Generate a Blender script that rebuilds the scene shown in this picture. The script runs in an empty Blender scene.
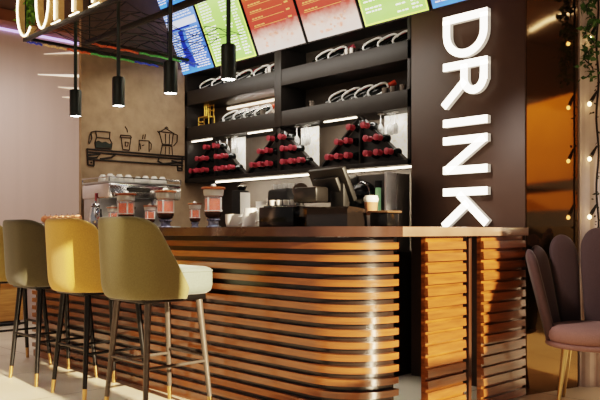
import bpy, bmesh, math, random
from mathutils import Vector, Matrix
random.seed(7)
sc = bpy.context.scene
COL = sc.collection
PI = math.pi

# ------------------------------------------------------------------ camera
CAMZ = 1.07
FPX = 727.0
TH = math.atan2(0.718, 0.696)
S_, C_ = math.sin(TH), math.cos(TH)
HY = 231.5
cam_d = bpy.data.cameras.new('camera')
cam = bpy.data.objects.new('camera', cam_d)
COL.objects.link(cam)
cam.location = (0, 0, CAMZ)
cam.rotation_euler = (PI / 2, 0, TH)
cam_d.sensor_width = 36
cam_d.lens = FPX / 600 * 36
cam_d.shift_y = (HY - 200) / 600
cam_d.clip_start = 0.05
sc.camera = cam

def ray(px, py):
    a = (px - 300) / FPX
    b = (HY - py) / FPX
    return Vector((a * C_ - S_, a * S_ + C_, b))
def onX(px, py, X):
    r = ray(px, py); t = X / r.x
    return Vector((X, r.y * t, CAMZ + r.z * t))
def onY(px, py, Y):
    r = ray(px, py); t = Y / r.y
    return Vector((r.x * t, Y, CAMZ + r.z * t))

# ------------------------------------------------------------------ materials
def lin(c):
    return tuple(((v / 255) / 12.92 if v / 255 <= .04045 else ((v / 255 + .055) / 1.055) ** 2.4) for v in c) + (1,)
MATS = {}
def mat(name, rgb, rough=.5, metal=0, noise=0, nscale=20, bump=0, emit=None, estr=0, coat=0, sheen=0,
        trans=0, alpha=1, spec=.5, stretch=(1, 1, 1), ior=1.45):
    if name in MATS: return MATS[name]
    m = bpy.data.materials.new(name); m.use_nodes = True
    nt = m.node_tree; b = nt.nodes['Principled BSDF']
    c = lin(rgb)
    b.inputs['Base Color'].default_value = c
    b.inputs['Roughness'].default_value = rough
    b.inputs['Metallic'].default_value = metal
    b.inputs['Specular IOR Level'].default_value = spec
    b.inputs['IOR'].default_value = ior
    if coat:
        b.inputs['Coat Weight'].default_value = coat
        b.inputs['Coat Roughness'].default_value = .08
    if sheen:
        b.inputs['Sheen Weight'].default_value = sheen
        b.inputs['Sheen Roughness'].default_value = .4
    if trans: b.inputs['Transmission Weight'].default_value = trans
    if alpha < 1: b.inputs['Alpha'].default_value = alpha
    if emit:
        b.inputs['Emission Color'].default_value = lin(emit)
        b.inputs['Emission Strength'].default_value = estr
    if noise or bump:
        tc = nt.nodes.new('ShaderNodeTexCoord')
        mp = nt.nodes.new('ShaderNodeMapping'); mp.inputs['Scale'].default_value = stretch
        nz = nt.nodes.new('ShaderNodeTexNoise'); nz.inputs['Scale'].default_value = nscale
        nz.inputs['Detail'].default_value = 5
        nt.links.new(tc.outputs['Object'], mp.inputs[0]); nt.links.new(mp.outputs[0], nz.inputs['Vector'])
        if noise:
            rp = nt.nodes.new('ShaderNodeValToRGB')
            rp.color_ramp.elements[0].position = .3; rp.color_ramp.elements[1].position = .7
            rp.color_ramp.elements[0].color = tuple(v * (1 - noise) for v in c[:3]) + (1,)
            rp.color_ramp.elements[1].color = tuple(min(1, v * (1 + noise)) for v in c[:3]) + (1,)
            nt.links.new(nz.outputs['Fac'], rp.inputs[0]); nt.links.new(rp.outputs[0], b.inputs['Base Color'])
        if bump:
            bp = nt.nodes.new('ShaderNodeBump'); bp.inputs['Strength'].default_value = bump
            bp.inputs['Distance'].default_value = .01
            nt.links.new(nz.outputs['Fac'], bp.inputs['Height']); nt.links.new(bp.outputs[0], b.inputs['Normal'])
    MATS[name] = m
    return m
def wood(name, dark, light, rough=.28, coat=.6, scale=3.0):
    if name in MATS: return MATS[name]
    m = mat(name, light, rough, coat=coat)
    nt = m.node_tree; b = nt.nodes['Principled BSDF']
    tc = nt.nodes.new('ShaderNodeTexCoord'); mp = nt.nodes.new('ShaderNodeMapping')
    mp.inputs['Scale'].default_value = (1.2, 1.2, 16)
    nz = nt.nodes.new('ShaderNodeTexNoise'); nz.inputs['Scale'].default_value = scale
    nz.inputs['Detail'].default_value = 6; nz.inputs['Roughness'].default_value = .6
    rp = nt.nodes.new('ShaderNodeValToRGB')
    rp.color_ramp.elements[0].color = lin(dark); rp.color_ramp.elements[1].color = lin(light)
    rp.color_ramp.elements[0].position = .32; rp.color_ramp.elements[1].position = .68
    nt.links.new(tc.outputs['Object'], mp.inputs[0]); nt.links.new(mp.outputs[0], nz.inputs['Vector'])
    nt.links.new(nz.outputs['Fac'], rp.inputs[0]); nt.links.new(rp.outputs[0], b.inputs['Base Color'])
    return m
def screen_mat(name, stops, strength):
    if name in MATS: return MATS[name]
    m = bpy.data.materials.new(name); m.use_nodes = True
    nt = m.node_tree; b = nt.nodes['Principled BSDF']
    tc = nt.nodes.new('ShaderNodeTexCoord'); sp = nt.nodes.new('ShaderNodeSeparateXYZ')
    nz = nt.nodes.new('ShaderNodeTexNoise'); nz.inputs['Scale'].default_value = 6; nz.inputs['Detail'].default_value = 4
    ad = nt.nodes.new('ShaderNodeMath'); ad.operation = 'MULTIPLY_ADD'; ad.inputs[1].default_value = .25
    rp = nt.nodes.new('ShaderNodeValToRGB')
    els = rp.color_ramp.elements
    while len(els) < len(stops): els.new(.5)
    for e, (p, c) in zip(els, stops): e.position = p; e.color = lin(c)
    nt.links.new(tc.outputs['Generated'], sp.inputs[0]); nt.links.new(tc.outputs['Generated'], nz.inputs['Vector'])
    sb = nt.nodes.new('ShaderNodeMath'); sb.operation = 'SUBTRACT'; sb.inputs[1].default_value = .125
    nt.links.new(nz.outputs['Fac'], ad.inputs[0]); nt.links.new(sp.outputs['Z'], ad.inputs[2])
    nt.links.new(ad.outputs[0], sb.inputs[0])
    nt.links.new(sb.outputs[0], rp.inputs[0])
    b.inputs['Base Color'].default_value = (.02, .02, .02, 1)
    nt.links.new(rp.outputs[0], b.inputs['Emission Color'])
    b.inputs['Emission Strength'].default_value = strength
    b.inputs['Roughness'].default_value = .3
    MATS[name] = m
    return m

M_SLAT = wood('slat_wood', (102, 58, 27), (138, 80, 38))
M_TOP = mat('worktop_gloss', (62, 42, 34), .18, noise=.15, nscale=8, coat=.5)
M_BACKING = mat('backing_dark', (34, 22, 15), .3, noise=.2, nscale=10, coat=.3)
M_BLOCKBACK = wood('block_backing_wood', (96, 52, 20), (150, 88, 38))
M_SHELF = mat('shelf_dark', (32, 28, 25), .5, noise=.1, nscale=12)
M_SHELFBACK = mat('shelf_back_taupe', (112, 100, 88), .55, noise=.08, nscale=10)
M_SHELFBACKD = mat('shelf_back_shaded', (62, 54, 46), .6, noise=.08, nscale=10)  # darker copy of the taupe back, stands for niches left unlit
M_PILLAR = mat('pillar_brown', (70, 50, 38), .45, noise=.07, nscale=6)
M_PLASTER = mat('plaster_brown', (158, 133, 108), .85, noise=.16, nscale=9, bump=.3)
M_PALE = mat('pale_wall', (198, 178, 172), .35, noise=.05, nscale=1.5, stretch=(1, 4, .3))
M_CEIL = mat('ceiling_brown', (74, 54, 42), .7, noise=.1, nscale=4)
M_BLACK = mat('black_matte', (20, 19, 18), .5, noise=.1, nscale=30)
M_BLACKG = mat('black_gloss', (14, 13, 13), .18, noise=.1, nscale=30)
M_BLACKM = mat('black_metal', (28, 27, 27), .35, metal=.6, noise=.1, nscale=30)
M_BRONZE = mat('dark_bronze', (88, 79, 72), .4, metal=.35, noise=.1, nscale=30)
M_BRASS = mat('brass', (206, 164, 106), .28, metal=1, noise=.05, nscale=30)
M_GOLD = mat('gold_wire', (214, 172, 76), .35, metal=.7, noise=.05, nscale=30)
M_CHROME = mat('chrome', (205, 205, 208), .16, metal=1, noise=.04, nscale=10)
M_STEEL = mat('brushed_steel', (176, 176, 178), .3, metal=.9, noise=.08, nscale=25)
M_WHITE = mat('white_ceramic', (238, 234, 228), .25, noise=.02, nscale=10)
M_WHITEP = mat('white_label', (232, 228, 222), .5, noise=.03, nscale=30)
M_RED = mat('red_capsule', (164, 52, 66), .5, noise=.12, nscale=30)
M_ORANGE = mat('orange_capsule', (224, 76, 40), .4, noise=.1, nscale=30)
M_BOTTLE = mat('bottle_glass', (16, 20, 18), .12, noise=.1, nscale=30, coat=.3)
M_GLASS = mat('clear_glass', (235, 240, 240), .03, trans=1, ior=1.3, spec=.6)
M_LIDWOOD = wood('lid_wood', (120, 58, 24), (164, 86, 40), .45, .2, 6)
M_COFFEE = mat('coffee_fill', (240, 92, 34), .4, noise=.3, nscale=40, emit=(240, 92, 34), estr=.12)  # glow put in for sunlight shining through the fill
M_DARKCOF = mat('dark_coffee', (58, 30, 20), .2, noise=.3, nscale=20)
M_BLUEG = mat('blue_glass', (120, 126, 150), .15, noise=.7, nscale=40)
M_LED = mat('led_warm', (255, 236, 205), .5, emit=(255, 232, 200), estr=7)
M_LEDC = mat('led_cool', (220, 200, 255), .5, emit=(196, 172, 255), estr=1.3)
M_LEDW = mat('led_white', (255, 250, 240), .5, emit=(255, 246, 232), estr=9)
M_SIGN = mat('sign_white', (255, 248, 236), .5, emit=(255, 242, 222), estr=5.5)
M_SIGNSIDE = mat('sign_side', (190, 182, 170), .5, emit=(255, 240, 220), estr=.35)
M_GOLDFACE = mat('letter_gold', (176, 136, 84), .45, noise=.1, nscale=20, emit=(176, 136, 84), estr=.15)
M_NEON = mat('neon_edge', (255, 244, 220), .5, emit=(255, 236, 200), estr=9)
M_LEAF = mat('leaf_green', (52, 84, 34), .6, noise=.5, nscale=30)
M_LEAFB = mat('leaf_bright', (104, 150, 44), .6, noise=.4, nscale=30)
M_LEAFD = mat('leaf_dark', (30, 38, 24), .6, noise=.5, nscale=30)
M_CORR = mat('corrugated_grey', (206, 188, 180), .5, noise=.07, nscale=12)
M_BULB = mat('bulb_glow', (255, 226, 170), .4, emit=(255, 206, 140), estr=14)
M_MIRROR = mat('bronze_gloss_panel', (112, 88, 58), .06, metal=.9, noise=.06, nscale=2)
M_ORWALL = mat('orange_wall', (236, 160, 40), .8, noise=.08, nscale=3)
M_PAPER = mat('paper_white', (240, 236, 228), .6, noise=.03, nscale=20)
M_GREENP = mat('green_strip', (150, 186, 140), .4, noise=.1, nscale=20, emit=(140, 186, 130), estr=.3)

def fabric(name, rgb, sheen=.35):
    return mat(name, rgb, .8, noise=.1, nscale=140, bump=.15, sheen=sheen, spec=.25)

# ------------------------------------------------------------------ mesh builder
class MB:
    def __init__(s): s.bm = bmesh.new()
    def face(s, pts):
        return s.bm.faces.new([s.bm.verts.new(p) for p in pts])
    def box(s, a, b, bev=0, mtx=None):
        x0, y0, z0 = [min(a[i], b[i]) for i in range(3)]; x1, y1, z1 = [max(a[i], b[i]) for i in range(3)]
        t = bmesh.new()
        v = [t.verts.new(p) for p in [(x0, y0, z0), (x1, y0, z0), (x1, y1, z0), (x0, y1, z0), (x0, y0, z1), (x1, y0, z1), (x1, y1, z1), (x0, y1, z1)]]
        for f in [(3, 2, 1, 0), (4, 5, 6, 7), (0, 1, 5, 4), (1, 2, 6, 5), (2, 3, 7, 6), (3, 0, 4, 7)]: t.faces.new([v[i] for i in f])
        if bev: bmesh.ops.bevel(t, geom=t.edges[:], offset=bev, segments=2, affect='EDGES', profile=.5)
        s.merge(t, mtx); return s
    def merge(s, t, mtx=None):
        t.verts.index_update()
        vs = [s.bm.verts.new((mtx @ v.co) if mtx else v.co) for v in t.verts]
        for f in t.faces:
            try: s.bm.faces.new([vs[v.index] for v in f.verts])
            except ValueError: pass
        t.free()
    def rings(s, rings, closed=True, cap=True):
        R = [[s.bm.verts.new(p) for p in r] for r in rings]
        n = len(R[0])
        for a, b in zip(R, R[1:]):
            for i in range(n if closed else n - 1):
                j = (i + 1) % n
                s.bm.faces.new([a[i], a[j], b[j], b[i]])
        if cap:
            s.bm.faces.new(R[0][::-1]); s.bm.faces.new(R[-1])
        return s
    def tube(s, p0, p1, r0, r1=None, seg=10):
        return s.path([p0, p1], [r0, r0 if r1 is None else r1], seg)
    def path(s, pts, r, seg=8, closed=False):
        pts = [Vector(p) for p in pts]; n = len(pts)
        rr = r if isinstance(r, (list, tuple)) else [r] * n
        rings = []; up = None
        for i, p in enumerate(pts):
            if closed: d = (pts[(i + 1) % n] - pts[i - 1])
            else: d = pts[min(i + 1, n - 1)] - pts[max(i - 1, 0)]
            d.normalize()
            if up is None: up = d.orthogonal().normalized()
            up = (up - d * up.dot(d))
            up = up.normalized() if up.length > 1e-5 else d.orthogonal().normalized()
            w = d.cross(up)
            rings.append([p + (up * math.cos(2 * PI * k / seg) + w * math.sin(2 * PI * k / seg)) * rr[i] for k in range(seg)])
        if closed:
            rings.append(rings[0]); s.rings(rings, cap=False)
            bmesh.ops.remove_doubles(s.bm, verts=s.bm.verts, dist=1e-6)
        else: s.rings(rings)
        return s
    def lathe(s, prof, c=(0, 0, 0), seg=20, mtx=None, sx=1, sy=1):
        rings = []
        for r, z in prof:
            r = max(r, 1e-4)
            ring = [Vector((c[0] + r * sx * math.cos(2 * PI * k / seg), c[1] + r * sy * math.sin(2 * PI * k / seg), c[2] + z)) for k in range(seg)]
            if mtx: ring = [mtx @ p for p in ring]
            rings.append(ring)
        return s.rings(rings)
    def prism(s, poly, f, d):
        """poly: 2-D points, f(u,v)->Vector, d: extrusion Vector"""
        a = [Vector(f(u, v)) for u, v in poly]
        s.rings([a, [p + d for p in a]]); return s
    def sphere(s, c, r, seg=12, sz=1):
        n = max(6, seg // 2)
        return s.lathe([(r * math.sin(PI * i / n), -r * sz * math.cos(PI * i / n)) for i in range(n + 1)], c, seg)
    def build(s, name, m, parent=None, smooth=35, loc=None):
        bmesh.ops.recalc_face_normals(s.bm, faces=s.bm.faces)
        me = bpy.data.meshes.new(name); s.bm.to_mesh(me); s.bm.free()
        me.materials.append(m)
        if smooth:
            for p in me.polygons: p.use_smooth = True
            me.set_sharp_from_angle(angle=math.radians(smooth))
        o = bpy.data.objects.new(name, me); COL.objects.link(o)
        if parent: o.parent = parent
        if loc is not None: o.location = loc
        return o

def tag(o, label=None, cat=None, group=None, kind=None):
    if label: o['label'] = label
    if cat: o['category'] = cat
    if group: o['group'] = group
    if kind: o['kind'] = kind
    return o
def thing(name, label, cat, loc=(0, 0, 0), rz=0, group=None):
    o = bpy.data.objects.new(name, None); COL.objects.link(o)
    o.empty_display_size = .1
    o.location = loc; o.rotation_euler = (0, 0, rz)
    return tag(o, label, cat, group)
def dup(root, loc, rz=0, label=None, mats=None):
    r = root.copy(); COL.objects.link(r); r.location = loc; r.rotation_euler = (0, 0, rz)
    if label: r['label'] = label
    for ch in list(root.children):
        c = ch.copy(); COL.objects.link(c); c.parent = r
        if mats and ch.name.split('.')[0] in mats:
            c.data = ch.data.copy(); c.data.materials[0] = mats[ch.name.split('.')[0]]
        for g in list(ch.children):
            d = g.copy(); COL.objects.link(d); d.parent = c
            if mats and g.name.split('.')[0] in mats:
                d.data = g.data.copy(); d.data.materials[0] = mats[g.name.split('.')[0]]
    return r
def struct(name, mb, m, smooth=35, parent=None):
    o = mb.build(name, m, parent, smooth)
    if not parent: o['kind'] = 'structure'
    return o

# ------------------------------------------------------------------ setting
def floor_mat():
    m = mat('floor_stone', (226, 210, 186), .35)
    nt = m.node_tree; b = nt.nodes['Principled BSDF']
    tc = nt.nodes.new('ShaderNodeTexCoord')
    br = nt.nodes.new('ShaderNodeTexBrick')
    br.offset = 0; br.inputs['Scale'].default_value = 1
    br.inputs['Brick Width'].default_value = .9; br.inputs['Row Height'].default_value = .9
    br.inputs['Mortar Size'].default_value = .004
    br.inputs['Color1'].default_value = lin((244, 232, 210)); br.inputs['Color2'].default_value = lin((234, 221, 199))
    br.inputs['Mortar'].default_value = lin((150, 134, 114))
    nz = nt.nodes.new('ShaderNodeTexNoise'); nz.inputs['Scale'].default_value = 2.2; nz.inputs['Detail'].default_value = 8
    rp = nt.nodes.new('ShaderNodeValToRGB'); rp.color_ramp.elements[0].color = (.78, .76, .74, 1); rp.color_ramp.elements[1].color = (1.05, 1.05, 1.05, 1)
    mx = nt.nodes.new('ShaderNodeMix'); mx.data_type = 'RGBA'; mx.blend_type = 'MULTIPLY'; mx.inputs[0].default_value = 1
    nt.links.new(tc.outputs['Object'], br.inputs['Vector']); nt.links.new(tc.outputs['Object'], nz.inputs['Vector'])
    nt.links.new(nz.outputs['Fac'], rp.inputs[0])
    nt.links.new(br.outputs['Color'], mx.inputs[6]); nt.links.new(rp.outputs[0], mx.inputs[7])
    nt.links.new(mx.outputs[2], b.inputs['Base Color'])
    return m
struct('floor', MB().box((-9.2, -3, -.1), (3.2, 10.5, 0)), floor_mat())
struct('ceiling', MB().box((-9.2, -1.5, 3.62), (2.1, 8.2, 3.72)), M_CEIL)
struct('wall_back', MB().box((-6.35, 4.70, 0), (-2.42, 4.85, 3.62)), mat('wall_back_dark', (44, 36, 31), .6, noise=.08, nscale=8))
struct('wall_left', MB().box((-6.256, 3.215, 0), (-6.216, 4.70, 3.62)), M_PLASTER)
struct('wall_upper_shade', MB().box((-6.216, 3.215, 2.73), (-6.20, 4.70, 3.61)), mat('upper_wall_shade', (96, 74, 62), .8, noise=.15, nscale=8))  # dark slab over the upper plaster, its shade put into the colour
struct('wall_far', MB().box((-8.75, -1.5, 0), (-8.6, 8.2, 3.62)), M_PALE)
# right: unseen bulkhead and posts, added to cut and stripe the sun
struct('sun_bulkhead', MB().box((2.0, -2.0, 2.9), (2.15, 8.2, 3.62)), M_CEIL)
W = MB()
for y, w_ in ((3.62, 1.0), (1.57, .34), (-1.5, .3)): W.box((2.02, y, 0), (2.12, y + w_, 2.9))  # posts placed to shade the chair, block end and olive stool
W.box((2.04, -1.5, 1.53), (2.10, 8, 1.66))  # bar added to throw a low shadow band
W.prism([(3.48, 0), (3.48, 1.72), (3.50, 1.88), (3.54, 2.0), (3.59, 2.08), (3.66, 2.12), (3.66, 0)], lambda u, v: Vector((2.03, u, v)), Vector((.08, 0, 0)))  # rounded blocker added to shape a shadow on the slatted front
struct('sun_blocker_1', W, M_BLACKM)
# glossy bronze panel beside the pillar
A = Vector((-2.38, 4.37, 0)); B = Vector((-2.262, 4.86, 0))
d = (B - A).normalized(); nrm = Vector((d.y, -d.x, 0))
P = MB(); P.rings([[A, B, B - nrm * .04, A - nrm * .04], [p + Vector((0, 0, 3.6)) for p in (A, B, B - nrm * .04, A - nrm * .04)]])
struct('wall_side', P, M_MIRROR, 0)
# DRINK pillar
struct('wall_pillar', MB().box((-3.31, 4.36, 0), (-2.385, 4.69, 2.69), .004), M_PILLAR)
struct('wall_header', MB().box((-3.31, 4.42, 2.69), (-2.385, 4.69, 3.62)), mat('header_dark', (40, 32, 27), .6, noise=.08, nscale=8))
# corrugated pilaster on the right
cr = MB(); w0 = onX(579.5, 380, -2.262); 
cdir = Vector((C_, S_, 0)); o0 = Vector((-2.255, 4.872, 0))
prof = []
n = 46
for i in range(n + 1):
    t = i * .016
    ph = (i % 6)
    dpt = [0, 0, .012, .016, .016, .006][ph]
    prof.append((t, dpt))
back = Vector((-S_, C_, 0))
poly = [(t, -q) for t, q in prof] + [(n * .016, .05), (0, .05)]
cr.prism(poly, lambda u, v: o0 + cdir * u + back * v, Vector((0, 0, 3.6)))
struct('wall_corrugated', cr, M_CORR, 20)
# orange boxes added out of view to give the glossy panel its orange reflection
struct('reflected_orange_wall', MB().box((.56, 7.0, 1.68), (1.9, 7.1, 2.66)).box((.56, 7.0, 1.33), (1.9, 7.1, 1.54)), M_ORWALL)
struct('reflected_dark_block', MB().box((-.7, 6.2, 0), (1.95, 6.3, 1.12)), M_BLACK)  # unseen block added to darken the panel's lower reflection
struct('reflected_strip', MB().path([(1.42, 7.02, 3.6), (.98, 6.95, 3.6), (.56, 7.0, 3.6)], .022, 6), M_LEDW)  # unseen glowing strip added for the bent line reflected in the panel

# ------------------------------------------------------------------ bar counter
def path_pts(off, left=-6.1, yend=3.03, z=0, fl=0):
    """front edge, rounded corner, side; off = outward offset"""
    R = .32 + off; c = (-2.70, 3.02)
    pts = [(left, 2.70 - off)]
    k = 14
    for i in range(k + 1):
        a = -PI / 2 + (PI / 2) * i / k
        pts.append((c[0] + R * math.cos(a), c[1] + R * math.sin(a)))
    pts.append((-2.38 + off, yend))
    return pts
def band(mb, outer, inner, z0, z1):
    n = len(outer)
    for i in range(n - 1):
        pass
    rings = []
    for i in range(n):
        rings.append([Vector((*outer[i], z0)), Vector((*outer[i], z1)), Vector((*inner[i], z1)), Vector((*inner[i], z0))])
    mb.rings(rings)
ct = thing('bar_counter', 'long dark bar counter clad in horizontal wooden slats with rounded right corner', 'bar counter', (-4.2, 2.70, 0))
L0 = Vector((-4.2, 2.70, 0))
def sub(pts): return [(x - L0.x, y - L0.y) for x, y in pts]
mb = MB(); band(mb, sub(path_pts(-.035)), sub(path_pts(-.07)), .0, 1.04); mb.build('backing_panel', M_BACKING, ct)
mb = MB(); band(mb, sub(path_pts(-.012)), sub(path_pts(-.034)), .0, .055); mb.build('plinth', M_SLAT, ct)
mb = MB()
for i in range(15):
    zt = 1.012 - .064 * i
    band(mb, sub(path_pts(0)), sub(path_pts(-.034)), zt - .034, zt)
mb.build('front_slats', M_SLAT, ct)
# left end panel
MB().box((-6.1 - L0.x, .04, 0), (-6.06 - L0.x, .48, 1.04)).build('end_panel', M_BACKING, ct)
wt = thing('bar_worktop', 'polished brown bar worktop with rounded corner above the long slatted counter', 'worktop', (-4.2, 2.70, 1.043))
mb = MB()
o_ = sub(path_pts(.022, -6.14, 3.036)); i_ = sub(path_pts(-.28, -6.14, 3.036))
R = .05
i2 = []
for (x, y) in i_:
    i2.append((x, y))
band(mb, o_, i2, 0, .053)
mb.box((-6.14 - L0.x, .27, 0), (-2.68 - L0.x, .42, .053))
slab = mb.build('slab', M_TOP, wt)
MB().box((-6.13 - L0.x, -.02, -.003), (-2.7 - L0.x, .03, .0)).build('edge_trim', M_BLACK, wt)

# side block with two slatted panels
sb = thing('slatted_bar_front', 'short slatted wooden bar front below the upright lettered panel, right of the gap', 'bar counter', (-2.38, 3.8, 0))
def side_slats(y0, y1):
    m_ = MB()
    k = 0
    for i in range(16):
        zt = 1.012 - .064 * i
        z0 = max(zt - .044, .0)
        m_.rings([[Vector((-.022, y, z0 + .004)), Vector((.004, y, z0)), Vector((0, y, zt)), Vector((-.022, y, zt))] for y in (y0, y1)])
    return m_
side_slats(3.285 - 3.8, 3.66 - 3.8).build('slat_panel', M_SLAT, sb)
side_slats(3.85 - 3.8, 4.352 - 3.8).build('slat_panel', M_SLAT, sb)
MB().box((-.05, 3.292 - 3.8, 0), (-.02, 3.658 - 3.8, 1.04)).build('backing_panel', M_BLOCKBACK, sb)
MB().box((-.05, 3.855 - 3.8, 0), (-.02, 4.352 - 3.8, 1.04)).build('backing_panel', M_BLOCKBACK, sb)
MB().box((-.24, 3.60 - 3.8, 0), (-.225, 3.95 - 3.8, 1.04)).build('joint_panel', M_BLACK, sb)
MB().box((-.045, 3.738 - 3.8, 0), (-.028, 3.765 - 3.8, 1.04), .003).build('stile', mat('stile_wood', (58, 34, 20), .35, noise=.1, nscale=10), sb)
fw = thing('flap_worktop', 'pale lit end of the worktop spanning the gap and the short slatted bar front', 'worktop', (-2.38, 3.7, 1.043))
MB().box((-.42, 3.034 - 3.7, 0), (.022, 4.355 - 3.7, .053), .003).build('slab', mat('worktop_end_sunlit', (124, 96, 80), .2, noise=.2, nscale=5, coat=.5), fw)  # sunlit tone put into the colour, paler than the main worktop
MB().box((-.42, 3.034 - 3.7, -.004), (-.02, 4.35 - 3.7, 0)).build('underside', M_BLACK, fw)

# ------------------------------------------------------------------ bar stools
def shell(mtl, root):
    pl = []
    hw, yb, rc = .25, -.235, .13
    yf = .10
    for i in range(7): pl.append((hw, yf + (yb + rc - yf) * i / 6, 'side', i / 6))
    for i in range(1, 7):
        a = -(PI / 2) * i / 6
        pl.append((hw - rc + rc * math.cos(a), yb + rc + rc * math.sin(a), 'arc', i / 6))
    for i in range(1, 4): pl.append(((hw - rc) * (1 - i / 3), yb, 'back', i / 3))
    left = [(-x, y, k, t) for x, y, k, t in pl[:-1]][::-1]
    allp = pl + left
    nv = 9
    bm = bmesh.new(); grid = []
    for (x, y, k, t) in allp:
        if k == 'side': zt = .73 + (.38) * (t ** .95)
        elif k == 'arc': zt = 1.11 + .045 * math.sin(min(1, t * 1.5) * PI / 2)
        else: zt = 1.155
        col = []
        for j in range(nv):
            v = j / (nv - 1)
            z = .675 + (zt - .675) * v
            lean = (z - .675)
            fl = 1 + .03 * lean - .10 * max(0, .06 - lean) / .06
            bow = .035 * max(0, 1 - (x / .25) ** 2)
            col.append(bm.verts.new((x * fl, y * fl - .05 * lean - bow, z)))
        grid.append(col)
    for a, b in zip(grid, grid[1:]):
        for j in range(nv - 1): bm.faces.new([a[j], b[j], b[j + 1], a[j + 1]])
    m_ = MB(); m_.bm.free(); m_.bm = bm
    o = m_.build('backrest', mtl, root, 180)
    s1 = o.modifiers.new('solid', 'SOLIDIFY'); s1.thickness = .045; s1.offset = -1
    s2 = o.modifiers.new('sub', 'SUBSURF'); s2.levels = 1; s2.render_levels = 2
    return o
def cushion(root, mtl, x0, x1, y0, y1, z0, z1, name='seat'):
    m_ = MB(); cx, cy = (x0 + x1) / 2, (y0 + y1) / 2; hx, hy = (x1 - x0) / 2, (y1 - y0) / 2
    rings = []
    seg = 32
    for sc_, z in [(.2, z0), (.86, z0), (.97, z0 + .02), (1, z0 + .05), (1, z1 - .04), (.97, z1 - .012), (.86, z1), (.5, z1 + .008), (.15, z1 + .01)]:
        ring = []
        for k in range(seg):
            a = 2 * PI * k / seg; e = .3
            c, s = math.cos(a), math.sin(a)
            ring.append(Vector((cx + hx * sc_ * math.copysign(abs(c) ** e, c), cy + hy * sc_ * math.copysign(abs(s) ** e, s), z)))
        rings.append(ring)
    m_.rings(rings)
    o = m_.build(name, mtl, root, 60)
    pts = []
    for k in range(seg):
        a = 2 * PI * k / seg; c, s = math.cos(a), math.sin(a); e = .3
        pts.append((cx + hx * .992 * math.copysign(abs(c) ** e, c), cy + hy * .992 * math.copysign(abs(s) ** e, s), z1 - .024))
    q = MB(); q.path(pts, .005, 6, closed=True); q.build('piping', mtl, o, 60)
    return o
def make_stool(label, back, seat, legm, loc, rz=0):
    t = thing('bar_stool', label, 'bar stool', loc, rz, 'upholstered bar stools along the counter')
    shell(back, t)
    cushion(t, seat, -.22, .22, -.17, .31, .70, .86)
    MB().box((-.19, -.19, .665), (.19, .25, .702), .012).build('seat_frame', M_BLACKM, t)
    for sx in (-1, 1):
        for sy in (-1, 1):
            oy = .035
            a = Vector((sx * .165, oy + sy * .175, .68)); b = Vector((sx * .218, oy + sy * .228, .0))
            e = a + (b - a) * .87
            leg = MB().path([a, e], [.021, .0145], 12).build('leg', legm, t)
            MB().path([e, b], [.0148, .012], 12).build('brass_tip', M_BRASS, leg)
    f = lambda z: .165 + (.053) * (.68 - z) / .68
    for ax, z in ((0, .33), (1, .30)):
        for s in (-1, 1):
            h = f(z)
            g_ = h + .01
            p, q = ((-h, .035 + s * g_, z), (h, .035 + s * g_, z)) if ax == 0 else ((s * h, .035 - g_, z), (s * h, .035 + g_, z))
            MB().tube(p, q, .0095, seg=10).build('footrest', legm, t)
    return t
F_OLIVE = fabric('olive_velvet', (126, 117, 80)); F_MUST = fabric('mustard_fabric', (208, 164, 82)); F_DARK = fabric('dark_olive', (78, 74, 57))
F_SEAT = fabric('pale_sage', (116, 126, 116)); F_TAN = fabric('tan_olive', (150, 128, 74))
SY = 2.375
make_stool('olive green bar stool with pale sage seat, nearest the camera', F_OLIVE, F_SEAT, M_BRONZE, (-3.70, SY, 0))
make_stool('mustard yellow bar stool between the olive and the dark green stools', F_MUST, F_MUST, M_BLACKM, (-4.395, SY, 0))
make_stool('dark grey-green bar stool left of the mustard yellow stool', F_DARK, F_DARK, M_BLACKM, (-5.08, SY, 0))
make_stool('tan bar stool at left frame edge, mostly hidden behind the dark green stool', F_TAN, F_MUST, M_BLACKM, (-5.83, SY, 0))

# ------------------------------------------------------------------ shell chair
F_MAUVE = fabric('mauve_velvet', (74, 59, 60), .2); F_CREAM = fabric('mauve_seat', (136, 104, 98), .2)
ch = thing('petal_chair', 'mauve velvet petal-back chair with slim gold legs at right edge', 'chair', (-1.945, 4.40, 0), TH - .42)
# local +y = away from camera
hts = [.50, .52, .59, .635, .59, .52, .50]
for i, ang in enumerate([-102, -68, -34, 0, 34, 68, 102]):
    a = math.radians(ang)
    m_ = MB(); rings = []
    H = hts[i]
    out = Vector((math.sin(a), math.cos(a), 0)); tan = Vector((math.cos(a), -math.sin(a), 0))
    for j in range(19):
        v = 1 - (1 - j / 18) ** 1.6
        w = (.06 + .038 * min(1, v * 1.5))
        if v > .8: w *= math.sqrt(max(.004, 1 - ((v - .8) / .2) ** 2))
        th = .033 * (1 if v < .85 else math.sqrt(max(.05, 1 - ((v - .85) / .15) ** 2)))
        r = .25 + .135 * v
        z = .40 + (H + .06) * v
        ring = []
        for k in range(16):
            b = 2 * PI * k / 16; c, s = math.cos(b), math.sin(b)
            ring.append(out * (r + th * math.copysign(abs(s) ** .8, s)) + tan * (w * math.copysign(abs(c) ** .7, c)) + Vector((0, 0, z)))
        rings.append(ring)
    m_.rings(rings); m_.build('back_petal', F_MAUVE, ch, 60)
m_ = MB(); m_.lathe([(.05, .385), (.235, .385), (.27, .40), (.282, .43), (.28, .462), (.265, .485), (.22, .497), (.05, .502)], seg=36)
st = m_.build('seat', F_CREAM, ch, 60)
MB().lathe([(.278, .37), (.286, .376), (.286, .395), (.278, .40)], seg=36).build('seat_rim', F_CREAM, ch, 60)
M_GLEG = mat('pale_gold_leg', (206, 176, 120), .3, metal=.8, noise=.05, nscale=20)
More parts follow.
